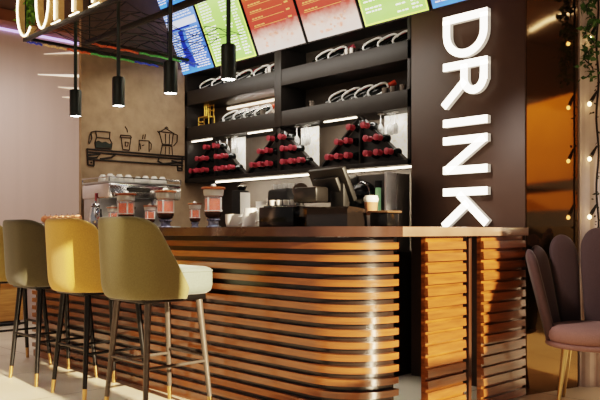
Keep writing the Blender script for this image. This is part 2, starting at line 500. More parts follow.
for (lx, ly) in ((-.155, -.15), (.155, -.15), (-.15, .15), (.15, .15)):
    MB().path([(lx, ly, .39), (lx * 1.28, ly * 1.28, 0)], [.021, .010], 12).build('leg', M_GLEG, ch)

# ------------------------------------------------------------------ back bar shelf unit
SX0, SX1, SYF, SYB = -6.205, -3.315, 4.36, 4.69
sh = thing('back_bar_shelving', 'dark back bar shelving unit with two niched rows and triangular racks below', 'shelving', (-4.78, 4.36, 1.55))
def sl(x, y, z): return Vector((x + 4.78, y - 4.36, z - 1.55))
def sbox(x0, y0, z0, x1, y1, z1, name, m, bev=.002): return MB().box(sl(x0, y0, z0), sl(x1, y1, z1), bev).build(name, m, sh)
sbox(SX0, SYF, 2.36, SX1, SYB, 2.505, 'shelf_board', M_SHELF)
sbox(SX0, SYF, 2.0, SX1, SYB, 2.135, 'shelf_board', M_SHELF)
sbox(SX0, SYF, 1.572, SX1, SYB, 1.612, 'shelf_board', M_SHELF)
sbox(SX0, SYF + .02, 2.70, SX1, SYB, 2.76, 'top_board', M_SHELF)
sbox(SX0, SYF, 1.572, SX0 + .045, SYB, 2.70, 'side_panel', M_SHELF)
sbox(SX1 - .03, SYF, 1.572, SX1, SYB, 2.70, 'side_panel', M_SHELF)
sbox(-4.825, SYF - .004, 2.0, -4.735, SYB, 2.70, 'divider', M_SHELF)
sbox(-4.80, SYF + .01, 1.612, -4.76, SYB, 2.0, 'divider', M_SHELF)
sbox(SX0, SYB - .02, 1.572, SX1, SYB, 2.36, 'back_panel', M_SHELFBACK)
sbox(SX0, SYB - .022, 2.505, SX1, SYB - .002, 2.70, 'back_panel', M_SHELFBACKD)
sbox(-4.735, SYB - .03, 2.135, SX1 - .03, SYB - .021, 2.36, 'shade_liner', M_SHELFBACKD)  # dark sheet added where the unlit niche is only shaded
# triangle frames
TR = [(-5.72, 'left'), (-4.78, 'middle'), (-3.83, 'right')]
HWD = .465; TZ0, TZ1 = 1.614, 1.985
for cx, nm in TR:
    hw_ = HWD if nm != 'right' else .45
    m_ = MB()
    for s in (-1, 1):
        p = [(cx + s * hw_, TZ0), (cx + s * .012, TZ1), (cx - s * .0, TZ1), (cx + s * (hw_ - .03), TZ0)]
        m_.prism(p, lambda u, v: sl(u, SYF + .012, v), Vector((0, .05, 0)))
    f = m_.build('triangle_frame', M_SHELF, sh)
    # dark bottle board
    MB().prism([(cx - hw_ + .03, TZ0), (cx + hw_ - .03, TZ0), (cx, TZ1 - .02)], lambda u, v: sl(u, SYF + .052, v), Vector((0, .008, 0))).build('bottle_board', M_BLACK, sh)
    if nm != 'middle': sbox(cx - .008, SYF + .012, TZ0, cx + .008, SYF + .05, TZ1 - .03, 'rack_divider', M_SHELF)
# LED strips of the unit
def led(x0, x1, y, z, h=.009, m=M_LED, name='led_strip', dy=.012): return MB().box(sl(x0, y, z), sl(x1, y + dy, z + h)).build(name, m, sh)
led(SX0 + .5, SX1 - .0, SYF + .015, 1.548, .015)
led(-5.86, -4.86, SYB - .05, 2.315, .022, mat('led_soft', (255, 236, 205), .5, emit=(255, 232, 200), estr=2.2))
led(-6.15, -5.82, SYF + .05, 1.988, .009)
led(-5.26, -4.92, SYF + .05, 1.988, .009)
led(-4.26, -3.90, SYF + .05, 1.988, .009)
led(-3.62, -3.36, SYB - .06, 1.93, .012)

# bottles in triangular racks: necks out toward the room, red capsules
def bottle_mesh(root, cap, out=(0, -1, 0)):
    pass
ordn = ['first', 'second', 'third', 'fourth', 'fifth', 'sixth']
def rack_bottle(loc, label, first=[None]):
    if first[0] is None:
        t = thing('wine_bottle', label, 'bottle', loc, 0, 'red-capped wine bottles in the triangular racks')
        rot = Matrix.Rotation(PI / 2, 4, 'X')   # z -> -y
        MB().lathe([(.034, -.025), (.036, -.022), (.036, -.01), (.030, .02), (.016, .045), (.014, .06)], mtx=rot, seg=14).build('bottle_body', M_BOTTLE, t, 40)
        MB().lathe([(.018, .058), (.023, .062), (.024, .075), (.021, .09), (.022, .108), (.025, .112), (.025, .125), (.016, .129)], mtx=rot, seg=14).build('capsule', M_RED, t, 40)
        first[0] = t
        return t
    return dup(first[0], loc, 0, label)
for cx, nm in TR:
    for row, (z, offs) in enumerate([(1.675, (.31, .205, .10)), (1.79, (.205, .10)), (1.895, (.075,))]):
        xs = [cx - o for o in offs] + [cx + o for o in offs[::-1]]
        rn = ['bottom', 'middle', 'top'][row]
        for k, x in enumerate(xs):
            rack_bottle((x + .05, SYF + .03, z), f'red-capped wine bottle, {ordn[k]} from left in the {rn} row of the {nm} triangular rack')
    # carrying rods
    for z in (1.635, 1.75, 1.855):
        hw_ = HWD * (TZ1 - z) / (TZ1 - TZ0) - .035
        MB().tube(sl(cx - hw_, SYF + .06, z), sl(cx + hw_, SYF + .06, z), .005, seg=6).build('rack_rod', M_BLACKM, sh)

# hanging stemware between the triangles, each with back-lit panel
M_BACKLIT = mat('backlit_panel', (240, 232, 215), .5, emit=(255, 240, 215), estr=.45, noise=.5, nscale=40)
M_STEM = mat('stem_glass', (225, 225, 220), .08, alpha=.55, spec=.8)
gfirst = None
pn = ['left', 'middle', 'right']
for gi, (xa, xb) in enumerate([(onY(a, 140, SYF + .14).x, onY(b, 140, SYF + .14).x) for a, b in ((231.5, 245), (301, 318.5), (384.5, 407))]):
    MB().prism([(xa, 1.985), (xb, 1.985), (xb, 1.63), (xa + (xb - xa) * .8, 1.64), (xa, 1.80)], lambda u, v: sl(u, SYF + .14, v), Vector((0, .01, 0))).build('backlit_panel', M_BACKLIT, sh)
    for k in range(3):
        x = xa + (xb - xa) * (.18 + .32 * k)
        lab = f'stemmed glass hanging upside down in the {pn[gi]} lit gap, {ordn[k]} from left'
        loc = (x - .03, SYF + .08 + .03 * (k % 2), 1.995)
        if gfirst is None:
            gfirst = thing('wine_glass', lab, 'glass', loc, 0, 'stemmed glasses hanging between the racks')
            MB().lathe([(.028, 0), (.028, -.004), (.005, -.012), (.004, -.075), (.012, -.085), (.026, -.11), (.027, -.14), (.021, -.17), (.019, -.17), (.024, -.14), (.004, -.09)], seg=14).build('glass_body', M_STEM, gfirst, 40)
        else: dup(gfirst, loc, 0, lab)

# bottles lying in white cradles on the two upper shelves
M_CRADLE = mat('cradle_white', (246, 244, 240), .35, noise=.02, nscale=10)
def make_cradle(label, loc):
    t = thing('wine_bottle_in_cradle', label, 'bottle', loc, 0, 'bottles lying in white cradles on the shelves')
    ax = Vector((.66, .60, .46)).normalized()
    q = ax.to_track_quat('Z', 'Y').to_matrix().to_4x4()
    T = Matrix.Translation((0, .13, .062)) @ q
    MB().lathe([(.03, -.12), (.035, -.112), (.035, .03), (.028, .06), (.014, .085), (.013, .09)], mtx=T, seg=14).build('bottle_body', M_BOTTLE, t, 40)
    MB().lathe([(.018, .085), (.021, .09), (.020, .135), (.022, .14), (.022, .158), (.012, .161)], mtx=T, seg=12).build('capsule', M_RED, t, 40)
    # cradle: long loop beside the bottle and a foot
    m_ = MB(); pts = []
    side = ax.cross(Vector((0, 0, 1))).normalized()      # toward the viewer side (+x,-y)
    upv = side.cross(ax).normalized()
    c = Vector((0, .13, .062)) + side * .043 + upv * .004
    for k in range(22):
        a = 2 * PI * k / 22
        cu, su = math.cos(a), math.sin(a)
        pts.append(c + ax * (.085 * math.copysign(abs(cu) ** .7, cu)) + upv * (.036 * math.copysign(abs(su) ** .8, su)))
    m_.path(pts, .0085, 8, closed=True)
    lo = c - ax * .08 - upv * .02
    m_.path([lo, Vector((lo.x - .02, lo.y, .006)), Vector((lo.x + .07, lo.y + .02, .006))], .006, 6)
    m_.build('cradle', M_CRADLE, t, 60)
    return t
cr0 = None
rows = [
 ('upper shelf in the left bay', 2.507, [onY(p, 85, SYF + .03).x for p in (198, 210, 222, 234, 252, 264)]),
 ('upper shelf in the right bay', 2.507, [onY(p, 55, SYF + .03).x for p in (315, 327, 362, 377, 392)]),
 ('lower shelf in the left bay', 2.137, [onY(p, 118, SYF + .03).x for p in (221, 231.5, 242, 253)]),
 ('lower shelf in the right bay', 2.137, [onY(p, 95, SYF + .03).x for p in (328, 341, 354, 367)]),
]
for rn, z, xs in rows:
    for k, x in enumerate(xs):
        lab = f'dark bottle in white cradle, {ordn[k]} from left on the {rn}'
        loc = (x, SYF + .035, z)
        if cr0 is None: cr0 = make_cradle(lab, loc)
        else: dup(cr0, loc, 0, lab, {'capsule': M_ORANGE} if k == len(xs) - 1 else None)
# gold wire ornament
g = thing('gold_bottle_stand', 'gold wire stand at left end of the lower shelf', 'ornament', (onY(204, 120, SYF + .08).x, SYF + .08, 2.136))
m_ = MB()
for y in (0, .07):
    m_.path([(-.09, y, .005), (-.09, y, .10), (.08, y, .10), (.08, y, .0)], .006, 6)
    m_.path([(.01, y, .10), (.01, y, .225), (.07, y, .225), (.07, y, .10)], .006, 6)
m_.build('wire_frame', M_GOLD, g)
m_ = MB()
for z in (.03, .06, .10, .16, .21):
    for x in ((-.09,) if z < .09 else (.01, .07)): m_.tube((x, 0, z), (x, .07, z), .005, seg=6)
for k in range(4): m_.tube((-.06 + .03 * k, 0, .10), (-.06 + .03 * k, .07, .10), .005, seg=6)
m_.tube((.04, 0, .105), (.04, .0, .22), .008, seg=6)
m_.tube((-.085, 0, .05), (-.01, 0, .05), .008, seg=6)
m_.build('wire_rungs', M_GOLD, g)
# small dark tea-light cups at shelf ends
cups = [(270, 83, 2.507), (347, 60, 2.507), (352, 62, 2.507), (385, 92, 2.137), (393, 91, 2.137), (403, 90, 2.137), (263, 116, 2.137), (312, 98, 2.137)]
c0 = None
for k, (p, q, z) in enumerate(cups):
    x = onY(p, q, SYF + .05).x
    lab = ['small dim glass at right end of the upper left shelf', 'small dim glass mid upper right shelf, left of a pair', 'small dim glass mid upper right shelf, right of a pair',
           'small dim glass just right of the cradles on the lower right shelf', 'small dim glass, middle one at right end of lower right shelf', 'small dim glass nearest the pillar on the lower right shelf',
           'small dim glass at right end of the lower left shelf', 'small dim glass at left end of the lower right shelf'][k]
    if c0 is None:
        c0 = MB().lathe([(.018, 0), (.024, .005), (.026, .05), (.023, .05), (.018, .012)], seg=12).build('tumbler', mat('dim_glass', (120, 112, 104), .1, metal=.4, noise=.1, nscale=20), None, 40, (x, SYF + .05, z))
        tag(c0, lab, 'glass', 'small glasses on the shelves')
    else:
        c = c0.copy(); COL.objects.link(c); c.location = (x, SYF + .05, z); c['label'] = lab

# ------------------------------------------------------------------ menu screens
TAU = math.radians(25); SV = Vector((0, -math.sin(TAU), math.cos(TAU))); SN = Vector((0, -math.cos(TAU), -math.sin(TAU)))
M_BEZEL = mat('screen_bezel', (22, 20, 19), .4, noise=.1, nscale=30)
ink_w = mat('ink_white', (245, 245, 245), .5, emit=(250, 250, 245), estr=.95)
ink_p = mat('ink_pale', (230, 220, 240), .5, emit=(215, 228, 255), estr=1.1)
ink_d = mat('ink_navy', (40, 60, 170), .5, emit=(40, 62, 190), estr=.55)
ink_o = mat('ink_amber', (250, 170, 90), .5, emit=(250, 180, 110), estr=.75)
scr = {
 'blue': screen_mat('screen_blue', [(0, (78, 150, 240)), (.12, (70, 112, 214)), (.6, (80, 122, 222)), (1, (130, 165, 240))], 1.15),
 'green': screen_mat('screen_green', [(0, (160, 208, 100)), (.4, (146, 198, 86)), (1, (180, 222, 120))], 1.45),
 'red': screen_mat('screen_red', [(0, (244, 226, 212)), (.2, (238, 200, 180)), (.36, (190, 62, 50)), (.75, (196, 72, 48)), (1, (232, 150, 60))], 1.1),
}
def screen(x0, row, kind, label):
    w, L = .602, .64
    base = Vector((x0, 4.352, 2.682)) + SV * (row * (L + .035))
    t = thing('menu_screen', label, 'menu board', base, 0, 'tilted menu screens above the shelving')
    P_ = lambda u, v, n=0: Vector((u, 0, 0)) + SV * v + SN * n
    def quad(mb, u0, u1, v0, v1, n): mb.face([P_(u0, v0, n), P_(u1, v0, n), P_(u1, v1, n), P_(u0, v1, n)])
    MB().rings([[P_(-.012, -.012, -.05), P_(w + .012, -.012, -.05), P_(w + .012, L + .012, -.05), P_(-.012, L + .012, -.05)],
                [P_(-.012, -.012, -.001), P_(w + .012, -.012, -.001), P_(w + .012, L + .012, -.001), P_(-.012, L + .012, -.001)]]).build('screen_frame', M_BEZEL, t, 0)
    m_ = MB(); m_.rings([[P_(0, 0, -.001), P_(w, 0, -.001), P_(w, L, -.001), P_(0, L, -.001)], [P_(0, 0, .001), P_(w, 0, .001), P_(w, L, .001), P_(0, L, .001)]])
    m_.build('display', scr[kind], t, 0)
    rnd = random.Random(int((x0 + 10) * 100) + row)
    tx = MB()
    if kind == 'blue':
        quad(tx, .03, w - .02, .455, .525, .003)
        for i in range(17):
            v = .035 + i * .0235
            if v > .43: break
            for (u0, u1) in ((.03, .25), (.36, .575)):
                u = u0
                while u < u1 - .03:
                    l = rnd.uniform(.015, .06); quad(tx, u, min(u + l, u1), v, v + .0105, .002); u += l + .01
        for i in range(3):
            u = .03
            while u < .5:
                l = rnd.uniform(.02, .06); quad(tx, u, u + l, .545 + i * .026, .557 + i * .026, .002); u += l + .012
        tx.build('menu_text', ink_p, t, 0)
        m_ = MB()
        m_.face([P_(u, v, .002) for u, v in ((.20, .1), (.32, .04), (.36, .1), (.3, .3), (.33, .42), (.25, .42), (.24, .28))])
        quad(m_, .08, .46, .435, .452, .002)
        m_.build('menu_picture', ink_d, t, 0)
    elif kind == 'green':
        for i in range(22):
            v = .04 + i * .0265
            if v > .6: break
            for (u0, u1, g_) in ((.04, .2, 1), (.33, .44, .7), (.47, .56, 1)):
                u = u0
                if rnd.random() > g_ * .95: continue
                while u < u1 - .02:
                    l = rnd.uniform(.015, .05); quad(tx, u, min(u + l, u1), v, v + .011, .002); u += l + .01
        tx.build('menu_text', mat('ink_cream', (240, 245, 225), .5, emit=(246, 252, 225), estr=1.5), t, 0)
        m_ = MB()
        for (a, b, c, d_) in ((0, w, 0, .012), (0, w, L - .012, L), (0, .012, 0, L), (w - .012, w, 0, L)): quad(m_, a, b, c, d_, .0025)
        m_.build('menu_border', mat('ink_lime', (200, 230, 90), .5, emit=(215, 240, 110), estr=1.4), t, 0)
    else:
        for i in range(7):
            v = .235 + i * .062
            if v > .6: break
            u = .06
            while u < .2:
                l = rnd.uniform(.02, .05); quad(tx, u, u + l, v + .012, v + .022, .002); u += l + .008
            quad(tx, .05, .47, v, v + .004, .002)
            quad(tx, .50, .545, v + .004, v + .018, .002)
        tx.build('menu_text', ink_o, t, 0)
        m_ = MB()
        for k in range(26):
            u = rnd.uniform(.1, .5); v = rnd.uniform(.05, .16); r = rnd.uniform(.006, .02)
            m_.face([P_(u + r * math.cos(a * PI / 3), v + r * .7 * math.sin(a * PI / 3), .002 + .00005 * k) for a in range(6)])
        m_.build('menu_picture', mat('ink_pink', (226, 170, 150), .5, emit=(222, 150, 128), estr=.7), t, 0)
    return t
for i, (k, lab) in enumerate([('blue', 'blue menu screen with white band, leftmost of the lower row'),
                              ('green', 'green menu screen between the blue and red ones at left'),
                              ('red', 'red menu screen to the right of the left green one'),
                              ('red', 'red menu screen to the left of the right green one'),
                              ('green', 'green menu screen over the right bay of the shelving'),
                              ('blue', 'blue menu screen cut by the top edge above the upright lettered panel')]):
    screen(-6.305 + .64 * i, 0, k, lab)
screen(-6.305, 1, 'blue', 'blue menu screen of the upper row, seen only as a bottom edge')

# ------------------------------------------------------------------ DRINK sign
sg = thing('letter_sign', 'big white illuminated vertical sign reading DRINK on brown pillar', 'sign', (-2.985, 4.36, 1.1))
H = .352
def letter(name, ztop, strokes, w, t=.15):
    """strokes: list of polylines in (a,b); a along reading (down), b up (to +X)"""
    face = MB(); side = MB()
    def Pw(a, b, n): return Vector((b * H, -n, ztop - a * H - 1.1))
    for pl in strokes:
        pts = [Vector((p[0], p[1])) for p in pl]
        pts = [p for i, p in enumerate(pts) if i == 0 or (p - pts[i - 1]).length > 1e-4]
        L_, R_ = [], []
        n = len(pts)
        for i in range(n):
            d0 = (pts[i] - pts[i - 1]).normalized() if i else (pts[1] - pts[0]).normalized()
            d1 = (pts[i + 1] - pts[i]).normalized() if i < n - 1 else d0
            nn = Vector((-(d0 + d1).y, (d0 + d1).x)).normalized()
            k = 1 / max(.5, nn.dot(Vector((-d0.y, d0.x))))
            L_.append(pts[i] + nn * t / 2 * k); R_.append(pts[i] - nn * t / 2 * k)
        for (mbx, n0, n1) in ((side, .012, .052), (face, .052, .058)):
            rings = [[Pw(*l, n0), Pw(*l, n1), Pw(*r, n1), Pw(*r, n0)] for l, r in zip(L_, R_)]
            mbx.rings(rings)
    o = side.build(name, M_SIGNSIDE, sg, 0)
    face.build('lit_face', M_SIGN, o, 0)
    return o
h = .075
def arc(ca, cb, ra, rb, a0, a1, n=12): return [(ca + ra * math.sin(math.radians(a0 + (a1 - a0) * i / n)), cb + rb * math.cos(math.radians(a0 + (a1 - a0) * i / n))) for i in range(n + 1)]
wD = .86
letter('letter_d', 2.578, [[(h, 0), (h, 1)], [(h, 1 - h), (.38, 1 - h)] + arc(.38, .5, wD - h - .38, .5 - h, 0, 180, 16) + [(h, h)]], wD)
letter('letter_r', 2.252, [[(h, 0), (h, 1)], [(h, 1 - h), (.36, 1 - h)] + arc(.36, .70, .245, .2175, 0, 180, 14) + [(h, .4825)], [(.40, .50), (.86, 0)]], .86)
letter('letter_i', 1.865, [[(.1, 0), (.1, 1)]], .2)
letter('letter_n', 1.732, [[(h, 0), (h, 1)], [(h, 1 - .06), (.74 - h, .06)], [(.74 - h, 0), (.74 - h, 1)]], .74)
letter('letter_k', 1.372, [[(h, 0), (h, 1)], [(.12, .36), (.70, 1 - .02)], [(.30, .56), (.76, .0)]], .8)

# ------------------------------------------------------------------ COFFEE sign + hanging canopy
CY = 2.62; CZ = 2.70
cn = thing('hanging_canopy', 'dark hanging frame with wire mesh and coloured rope lights above the bar', 'canopy', (-4.3, 3.3, CZ))
def cl(x, y, z): return Vector((x + 4.3, y - 3.3, z - CZ))
MB().box(cl(-6.07, CY - .015, CZ - .02), cl(-1.9, CY + .015, CZ + .012), .004).build('front_beam', M_BLACK, cn)
MB().box(cl(-5.79, 3.03, CZ - .022), cl(-1.9, 3.06, CZ + .018), .004).build('middle_beam', M_BLACK, cn)
MB().box(cl(-6.07, CY, CZ - .004), cl(-6.035, 4.08, CZ + .02)).build('side_rail', M_BLACKM, cn)
MB().box(cl(-5.76, 3.05, CZ + .0), cl(-5.73, 4.08, CZ + .022)).build('side_rail', M_BLACKM, cn)
seg_cols = {'red': (190, 84, 48), 'green': (88, 160, 84), 'blue': (62, 76, 170), 'amber': (220, 170, 120)}
for k, v in seg_cols.items(): mat('rope_' + k, v, .4, emit=v, estr=.16, noise=.5, nscale=60)
def rope(X, z, cuts):
    for p0, p1, c in cuts:
        y0 = onX(p0, 50, X).y; y1 = onX(p1, 50, X).y
        pts = [cl(X, y0 + (y1 - y0) * i / 8, z + .006 * math.sin(i * 2.2)) for i in range(9)]
        MB().path(pts, .0095, 8).build('rope_light', MATS['rope_' + c], cn)
rope(-6.052, CZ - .018, [(27, 42, 'blue'), (44, 66, 'amber'), (67, 90, 'red'), (91, 134, 'green'), (135, 158, 'blue')])
rope(-5.745, CZ - .012, [(88, 138, 'red'), (140, 181, 'green'), (182, 199, 'blue')])
# triangular wire mesh hung between the rails
m_ = MB(); a_ = .165
rnd = random.Random(3)
ny = 8; nx = 8
def mp(i, j): return cl(-6.02 + i * a_ + (a_ / 2 if j % 2 else 0), CY + .03 + j * .185, CZ + .03 + .05 * math.sin(i * .9 + j * 1.3))
for j in range(ny):
    for i in range(nx):
        if i < nx - 1: m_.tube(mp(i, j), mp(i + 1, j), .003, seg=4)
        if j < ny - 1:
            m_.tube(mp(i, j), mp(i, j + 1), .003, seg=4)
            k = i + (1 if j % 2 else -1)
            if 0 <= k < nx: m_.tube(mp(i, j), mp(k, j + 1), .003, seg=4)
m_.build('wire_mesh', mat('mesh_wire', (34, 26, 22), .5, metal=.3, noise=.1, nscale=30), cn, 0)
for (x, y) in ((-6.05, CY), (-2.0, CY), (-5.745, 3.05), (-2.0, 3.05), (-6.05, 4.05)): MB().tube(cl(x, y, CZ), cl(x, y, 3.61), .005, seg=6).build('hanger_wire', M_BLACKM, cn)
# coffee sign letters (condensed serif, gold faces with glowing edges)
cs = thing('letter_sign', 'gold serif sign letters spelling COFFEE with glowing edges, cut by the top of frame', 'sign', (-5.95, CY + .045, CZ + .015))
def gl(a, b, n=0): return Vector((a, -n, b))
def coffee_letter(name, x, kind):
    face = MB(); neon = MB(); w, Hh = .25, .52
    def strokep(pts, wd):
        P2 = [Vector(p) for p in pts]; L_, R_ = [], []
        for i in range(len(P2)):
            d_ = (P2[min(i + 1, len(P2) - 1)] - P2[max(i - 1, 0)]).normalized(); nn = Vector((-d_.y, d_.x))
            ww = wd[i] if isinstance(wd, list) else wd
            L_.append(P2[i] + nn * ww / 2); R_.append(P2[i] - nn * ww / 2)
        face.rings([[gl(x + l.x, l.y, 0), gl(x + l.x, l.y, .05), gl(x + r.x, r.y, .05), gl(x + r.x, r.y, 0)] for l, r in zip(L_, R_)])
        return L_, R_
    if kind in 'CO':
        n_ = 36 if kind == 'O' else 28
        a0, a1 = (0, 360) if kind == 'O' else (50, 310)
        pts = []; wd = []
        for i in range(n_ + 1):
            a = math.radians(a0 + (a1 - a0) * i / n_)
            wc = .27 if kind == 'O' else .36; ox = -.01 if kind == 'O' else -.075
            pts.append((ox + wc / 2 + (wc / 2 - .02) * math.cos(a), Hh / 2 + (Hh / 2 - .01) * math.sin(a)))
            wd.append(.02 + .032 * abs(math.cos(a)))
        L_, R_ = strokep(pts, wd)
        neon.path([gl(x + p[0], p[1], .056) for p in pts], .0055, 6)
    else:
        strokep([(.07, .03), (.07, Hh - .03)], .062)
        face.prism([(.0, 0), (.15, 0), (.10, .035), (.04, .035)], lambda u, v: gl(x + u, v, 0), Vector((0, -.05, 0)))
        face.prism([(.0, Hh), (.25, Hh), (.25, Hh - .12), (.22, Hh - .03), (.0, Hh - .03)], lambda u, v: gl(x + u, v, 0), Vector((0, -.05, 0)))
        face.prism([(.1, .27), (.2, .27), (.2, .24), (.1, .24)], lambda u, v: gl(x + u, v, 0), Vector((0, -.05, 0)))
        if kind == 'E': face.prism([(.10, 0), (.25, 0), (.25, .11), (.22, .035), (.10, .035)], lambda u, v: gl(x + u, v, 0), Vector((0, -.05, 0)))
        neon.path([gl(x + .052, .03, .06), gl(x + .052, Hh, .06)], .006, 6)
        neon.path([gl(x + .0, .004, .06), gl(x + .15, .004, .06)], .004, 6)
    o = face.build(name, M_GOLDFACE, cs, 40)
    neon.build('glowing_edge', M_NEON, o, 40)
for i, c in enumerate('COFFEE'): coffee_letter('letter_' + c.lower(), -.19 + .305 * i, c)

# ------------------------------------------------------------------ pendants
def pend(px, pyb, label, first=[None]):
    p = onY(px, pyb, 2.79)
    p.z = 2.0
    if first[0] is None:
        t = thing('pendant_lamp', label, 'pendant lamp', p, 0, 'cylinder pendant lamps over the bar')
        MB().tube((0, 0, .215), (0, 0, 1.61), .0145, seg=10).build('rod', M_PEND, t)
        MB().lathe([(.036, .012), (.047, .0), (.047, .205), (.042, .215), (.018, .218)], seg=24).build('lamp_body', M_PEND, t, 40)
        MB().lathe([(.001, .014), (.040, .014), (.040, .004), (.001, .004)], seg=24).build('lens', M_LENS, t, 40)
        MB().lathe([(.05, 1.60), (.05, 1.618), (.014, 1.59)], seg=20).build('ceiling_rose', M_PEND, t, 40)
        first[0] = t
    else: t = dup(first[0], p, 0, label)
    l = bpy.data.lights.new('pendant_spot', 'SPOT'); l.energy = 26; l.spot_size = math.radians(95); l.spot_blend = .6
    l.color = (1, .93, .82); l.shadow_soft_size = .04
    lo = bpy.data.objects.new('pendant_spot', l); COL.objects.link(lo); lo.location = (p.x, p.y, p.z - .01)
    return t
M_PEND = mat('pendant_dark_green', (44, 50, 48), .35, metal=.4, noise=.08, nscale=20)
M_LENS = mat('pendant_lens', (255, 255, 250), .5, emit=(255, 250, 240), estr=22)
pend(75.5, 118, 'dark cylinder pendant lamp, leftmost of the row over the bar')
pend(118.5, 107, 'dark cylinder pendant lamp, second from left over the bar')
pend(170.5, 94, 'dark cylinder pendant lamp hanging in front of the blue menu screen')
pend(228.5, 78, 'dark cylinder pendant lamp hanging in front of the left green menu screen')

# ------------------------------------------------------------------ wall art on brown wall
WX = -6.212
wa = thing('wall_art', 'black line drawing of shelf with coffee pots and cups on brown wall', 'wall art', onX(136, 160, WX))
wb = Vector(wa.location)
def wline(mb, pts, r=.006, closed=False):
    mb.path([onX(px, py, WX) - wb + Vector((.004, 0, 0)) for px, py in pts], r, 5, closed)
M_INK = mat('drawing_ink', (32, 25, 20), .7, noise=.1, nscale=20)
def cr_(x, y): return (80 + x / 5.4545, 120 + y / 5.4545)
def WL(name, lists, r=.006):
    m_ = MB()
    for l in lists: wline(m_, [cr_(*p) for p in l], r)
    return m_.build(name, M_INK, wa, 40)
WL('drawn_shelf', [[(38, 158), (568, 200)], [(38, 174), (568, 214)], [(38, 158), (42, 245)], [(44, 214), (560, 248)], [(44, 245), (75, 250)], [(75, 215), (75, 250)], [(60, 228), (62, 236)],
                   [(44, 190), (110, 186), (90, 205), (44, 206)], [(110, 212), (170, 205), (192, 188)], [(430, 205), (425, 225), (450, 238), (560, 228)], [(500, 222), (550, 235)],
                   [(530, 245), (532, 275), (555, 275), (556, 205)], [(535, 262), (555, 262)]], .009)
WL('drawn_coffee_jug', [[(85, 60), (165, 66)], [(85, 60), (90, 95), (80, 125), (82, 152), (170, 158), (174, 128), (160, 100), (163, 66)], [(88, 95), (160, 100)], [(86, 60), (60, 66), (50, 90), (46, 128)], [(60, 70), (64, 100), (50, 130)]], .005)
WL('drawn_paper_cup', [[(218, 95), (280, 98)], [(222, 82), (275, 86)], [(218, 95), (222, 82)], [(280, 98), (275, 86)], [(224, 98), (232, 160)], [(276, 100), (268, 165)], [(232, 160), (268, 165)], [(246, 120), (262, 122), (260, 142), (246, 142), (246, 120)], [(245, 35), (256, 52), (258, 68)]], .005)
WL('drawn_mug', [[(322, 110), (376, 114)], [(322, 110), (320, 170)], [(376, 114), (376, 175)], [(376, 118), (388, 130), (386, 162), (376, 165)], [(338, 140), (348, 136)], [(340, 105), (344, 80)], [(352, 105), (356, 78)], [(326, 128), (330, 160)]], .0045)
WL('drawn_moka_pot', [[(430, 62), (512, 72)], [(430, 62), (448, 130), (500, 136), (508, 74)], [(448, 136), (500, 142)], [(448, 136), (438, 186)], [(500, 142), (504, 192)], [(440, 62), (468, 46), (505, 70)], [(462, 45), (470, 38), (480, 46)], [(512, 76), (530, 82), (528, 120), (510, 142)], [(465, 75), (466, 128)], [(488, 78), (486, 132)], [(466, 146), (464, 188)], [(486, 148), (486, 188)], [(422, 60), (436, 80)]], .005)
m_ = MB(); m_.prism([cr_(*p) for p in ((84, 118), (100, 112), (118, 122), (140, 118), (158, 130), (172, 126), (172, 152), (84, 150))], lambda u, v: onX(u, v, WX) - wb + Vector((.002, 0, 0)), Vector((.004, 0, 0)))
m_.build('drawn_coffee', mat('ink_greenblack', (30, 38, 34), .7, noise=.1, nscale=20), wa, 0)

# ------------------------------------------------------------------ back counters
bc = thing('back_counter', 'low back counter standing under the dark shelving, hidden behind the bar', 'counter', (-4.8, 4.3, 0))
MB().box((-1.4, -.25, .0), (1.44, .39, .88)).build('cabinet', M_SHELF, bc)
MB().box((-1.4, -.28, .88), (1.46, .39, .92), .004).build('counter_top', M_BLACK, bc)
MB().box((-.9, .385, .92), (1.44, .395, 1.57)).build('splashback', M_SHELFBACK, bc)
lc = thing('side_counter', 'side counter along brown wall carrying the espresso machine', 'counter', (-5.85, 3.6, 0))
MB().box((-.36, -.38, .0), (.34, .36, .92)).build('cabinet', M_SHELF, lc)
MB().box((-.36, -.38, .92), (.36, .36, .96), .004).build('counter_top', M_BLACK, lc)

# ------------------------------------------------------------------ espresso machine
em = thing('espresso_machine', 'silver espresso machine with cups on its top at the left end of the bar', 'coffee machine', (-5.88, 3.58, .96))
MB().box((-.28, -.37, .0), (.24, .35, .16), .015).build('base', M_STEEL, em)
MB().box((-.28, -.37, .16), (.02, .35, .54), .012).build('body', M_STEEL, em)
MB().box((-.29, -.385, .40), (.22, .36, .535), .02).build('upper_housing', M_CHROME, em)
MB().box((-.27, -.39, .535), (.21, .36, .55), .004).build('cup_tray', M_STEEL, em)
m_ = MB()
for y in (-.385, .36): m_.path([(-.27, y, .55), (-.27, y, .585), (.21, y, .585), (.21, y, .55)], .006, 6)
m_.path([(.21, -.385, .585), (.21, .36, .585)], .006, 6); m_.build('cup_rail', M_CHROME, em)
for y in (-.2, .13):
    gh = MB().lathe([(.035, .0), (.04, -.05), (.034, -.07)], c=(.13, y, .40), seg=16).build('group_head', M_CHROME, em)
    MB().path([(.13, y, .33), (.22, y, .33), (.31, y, .315)], [.014, .012, .016], 8).build('portafilter_handle', M_BLACK, gh)
    MB().lathe([(.036, .02), (.036, -.01), (.02, -.03)], c=(.13, y, .33), seg=16).build('portafilter', M_CHROME, gh)
MB().path([(.20, -.33, .46), (.26, -.33, .44), (.27, -.34, .25), (.25, -.34, .20)], .007, 8).build('steam_wand', M_CHROME, em)
MB().box((-.02, -.397, .36), (.0, -.388, .45)).build('red_marker', M_RED, em)
MB().box((.22, -.22, .46), (.226, .02, .50)).build('control_panel', M_BLACKG, em)
MB().lathe([(.02, 0), (.02, .03)], c=(0, 0, 0), seg=12, mtx=Matrix.Translation((.22, .2, .47)) @ Matrix.Rotation(PI / 2, 4, 'Y')).build('gauge', M_BLACK, em)
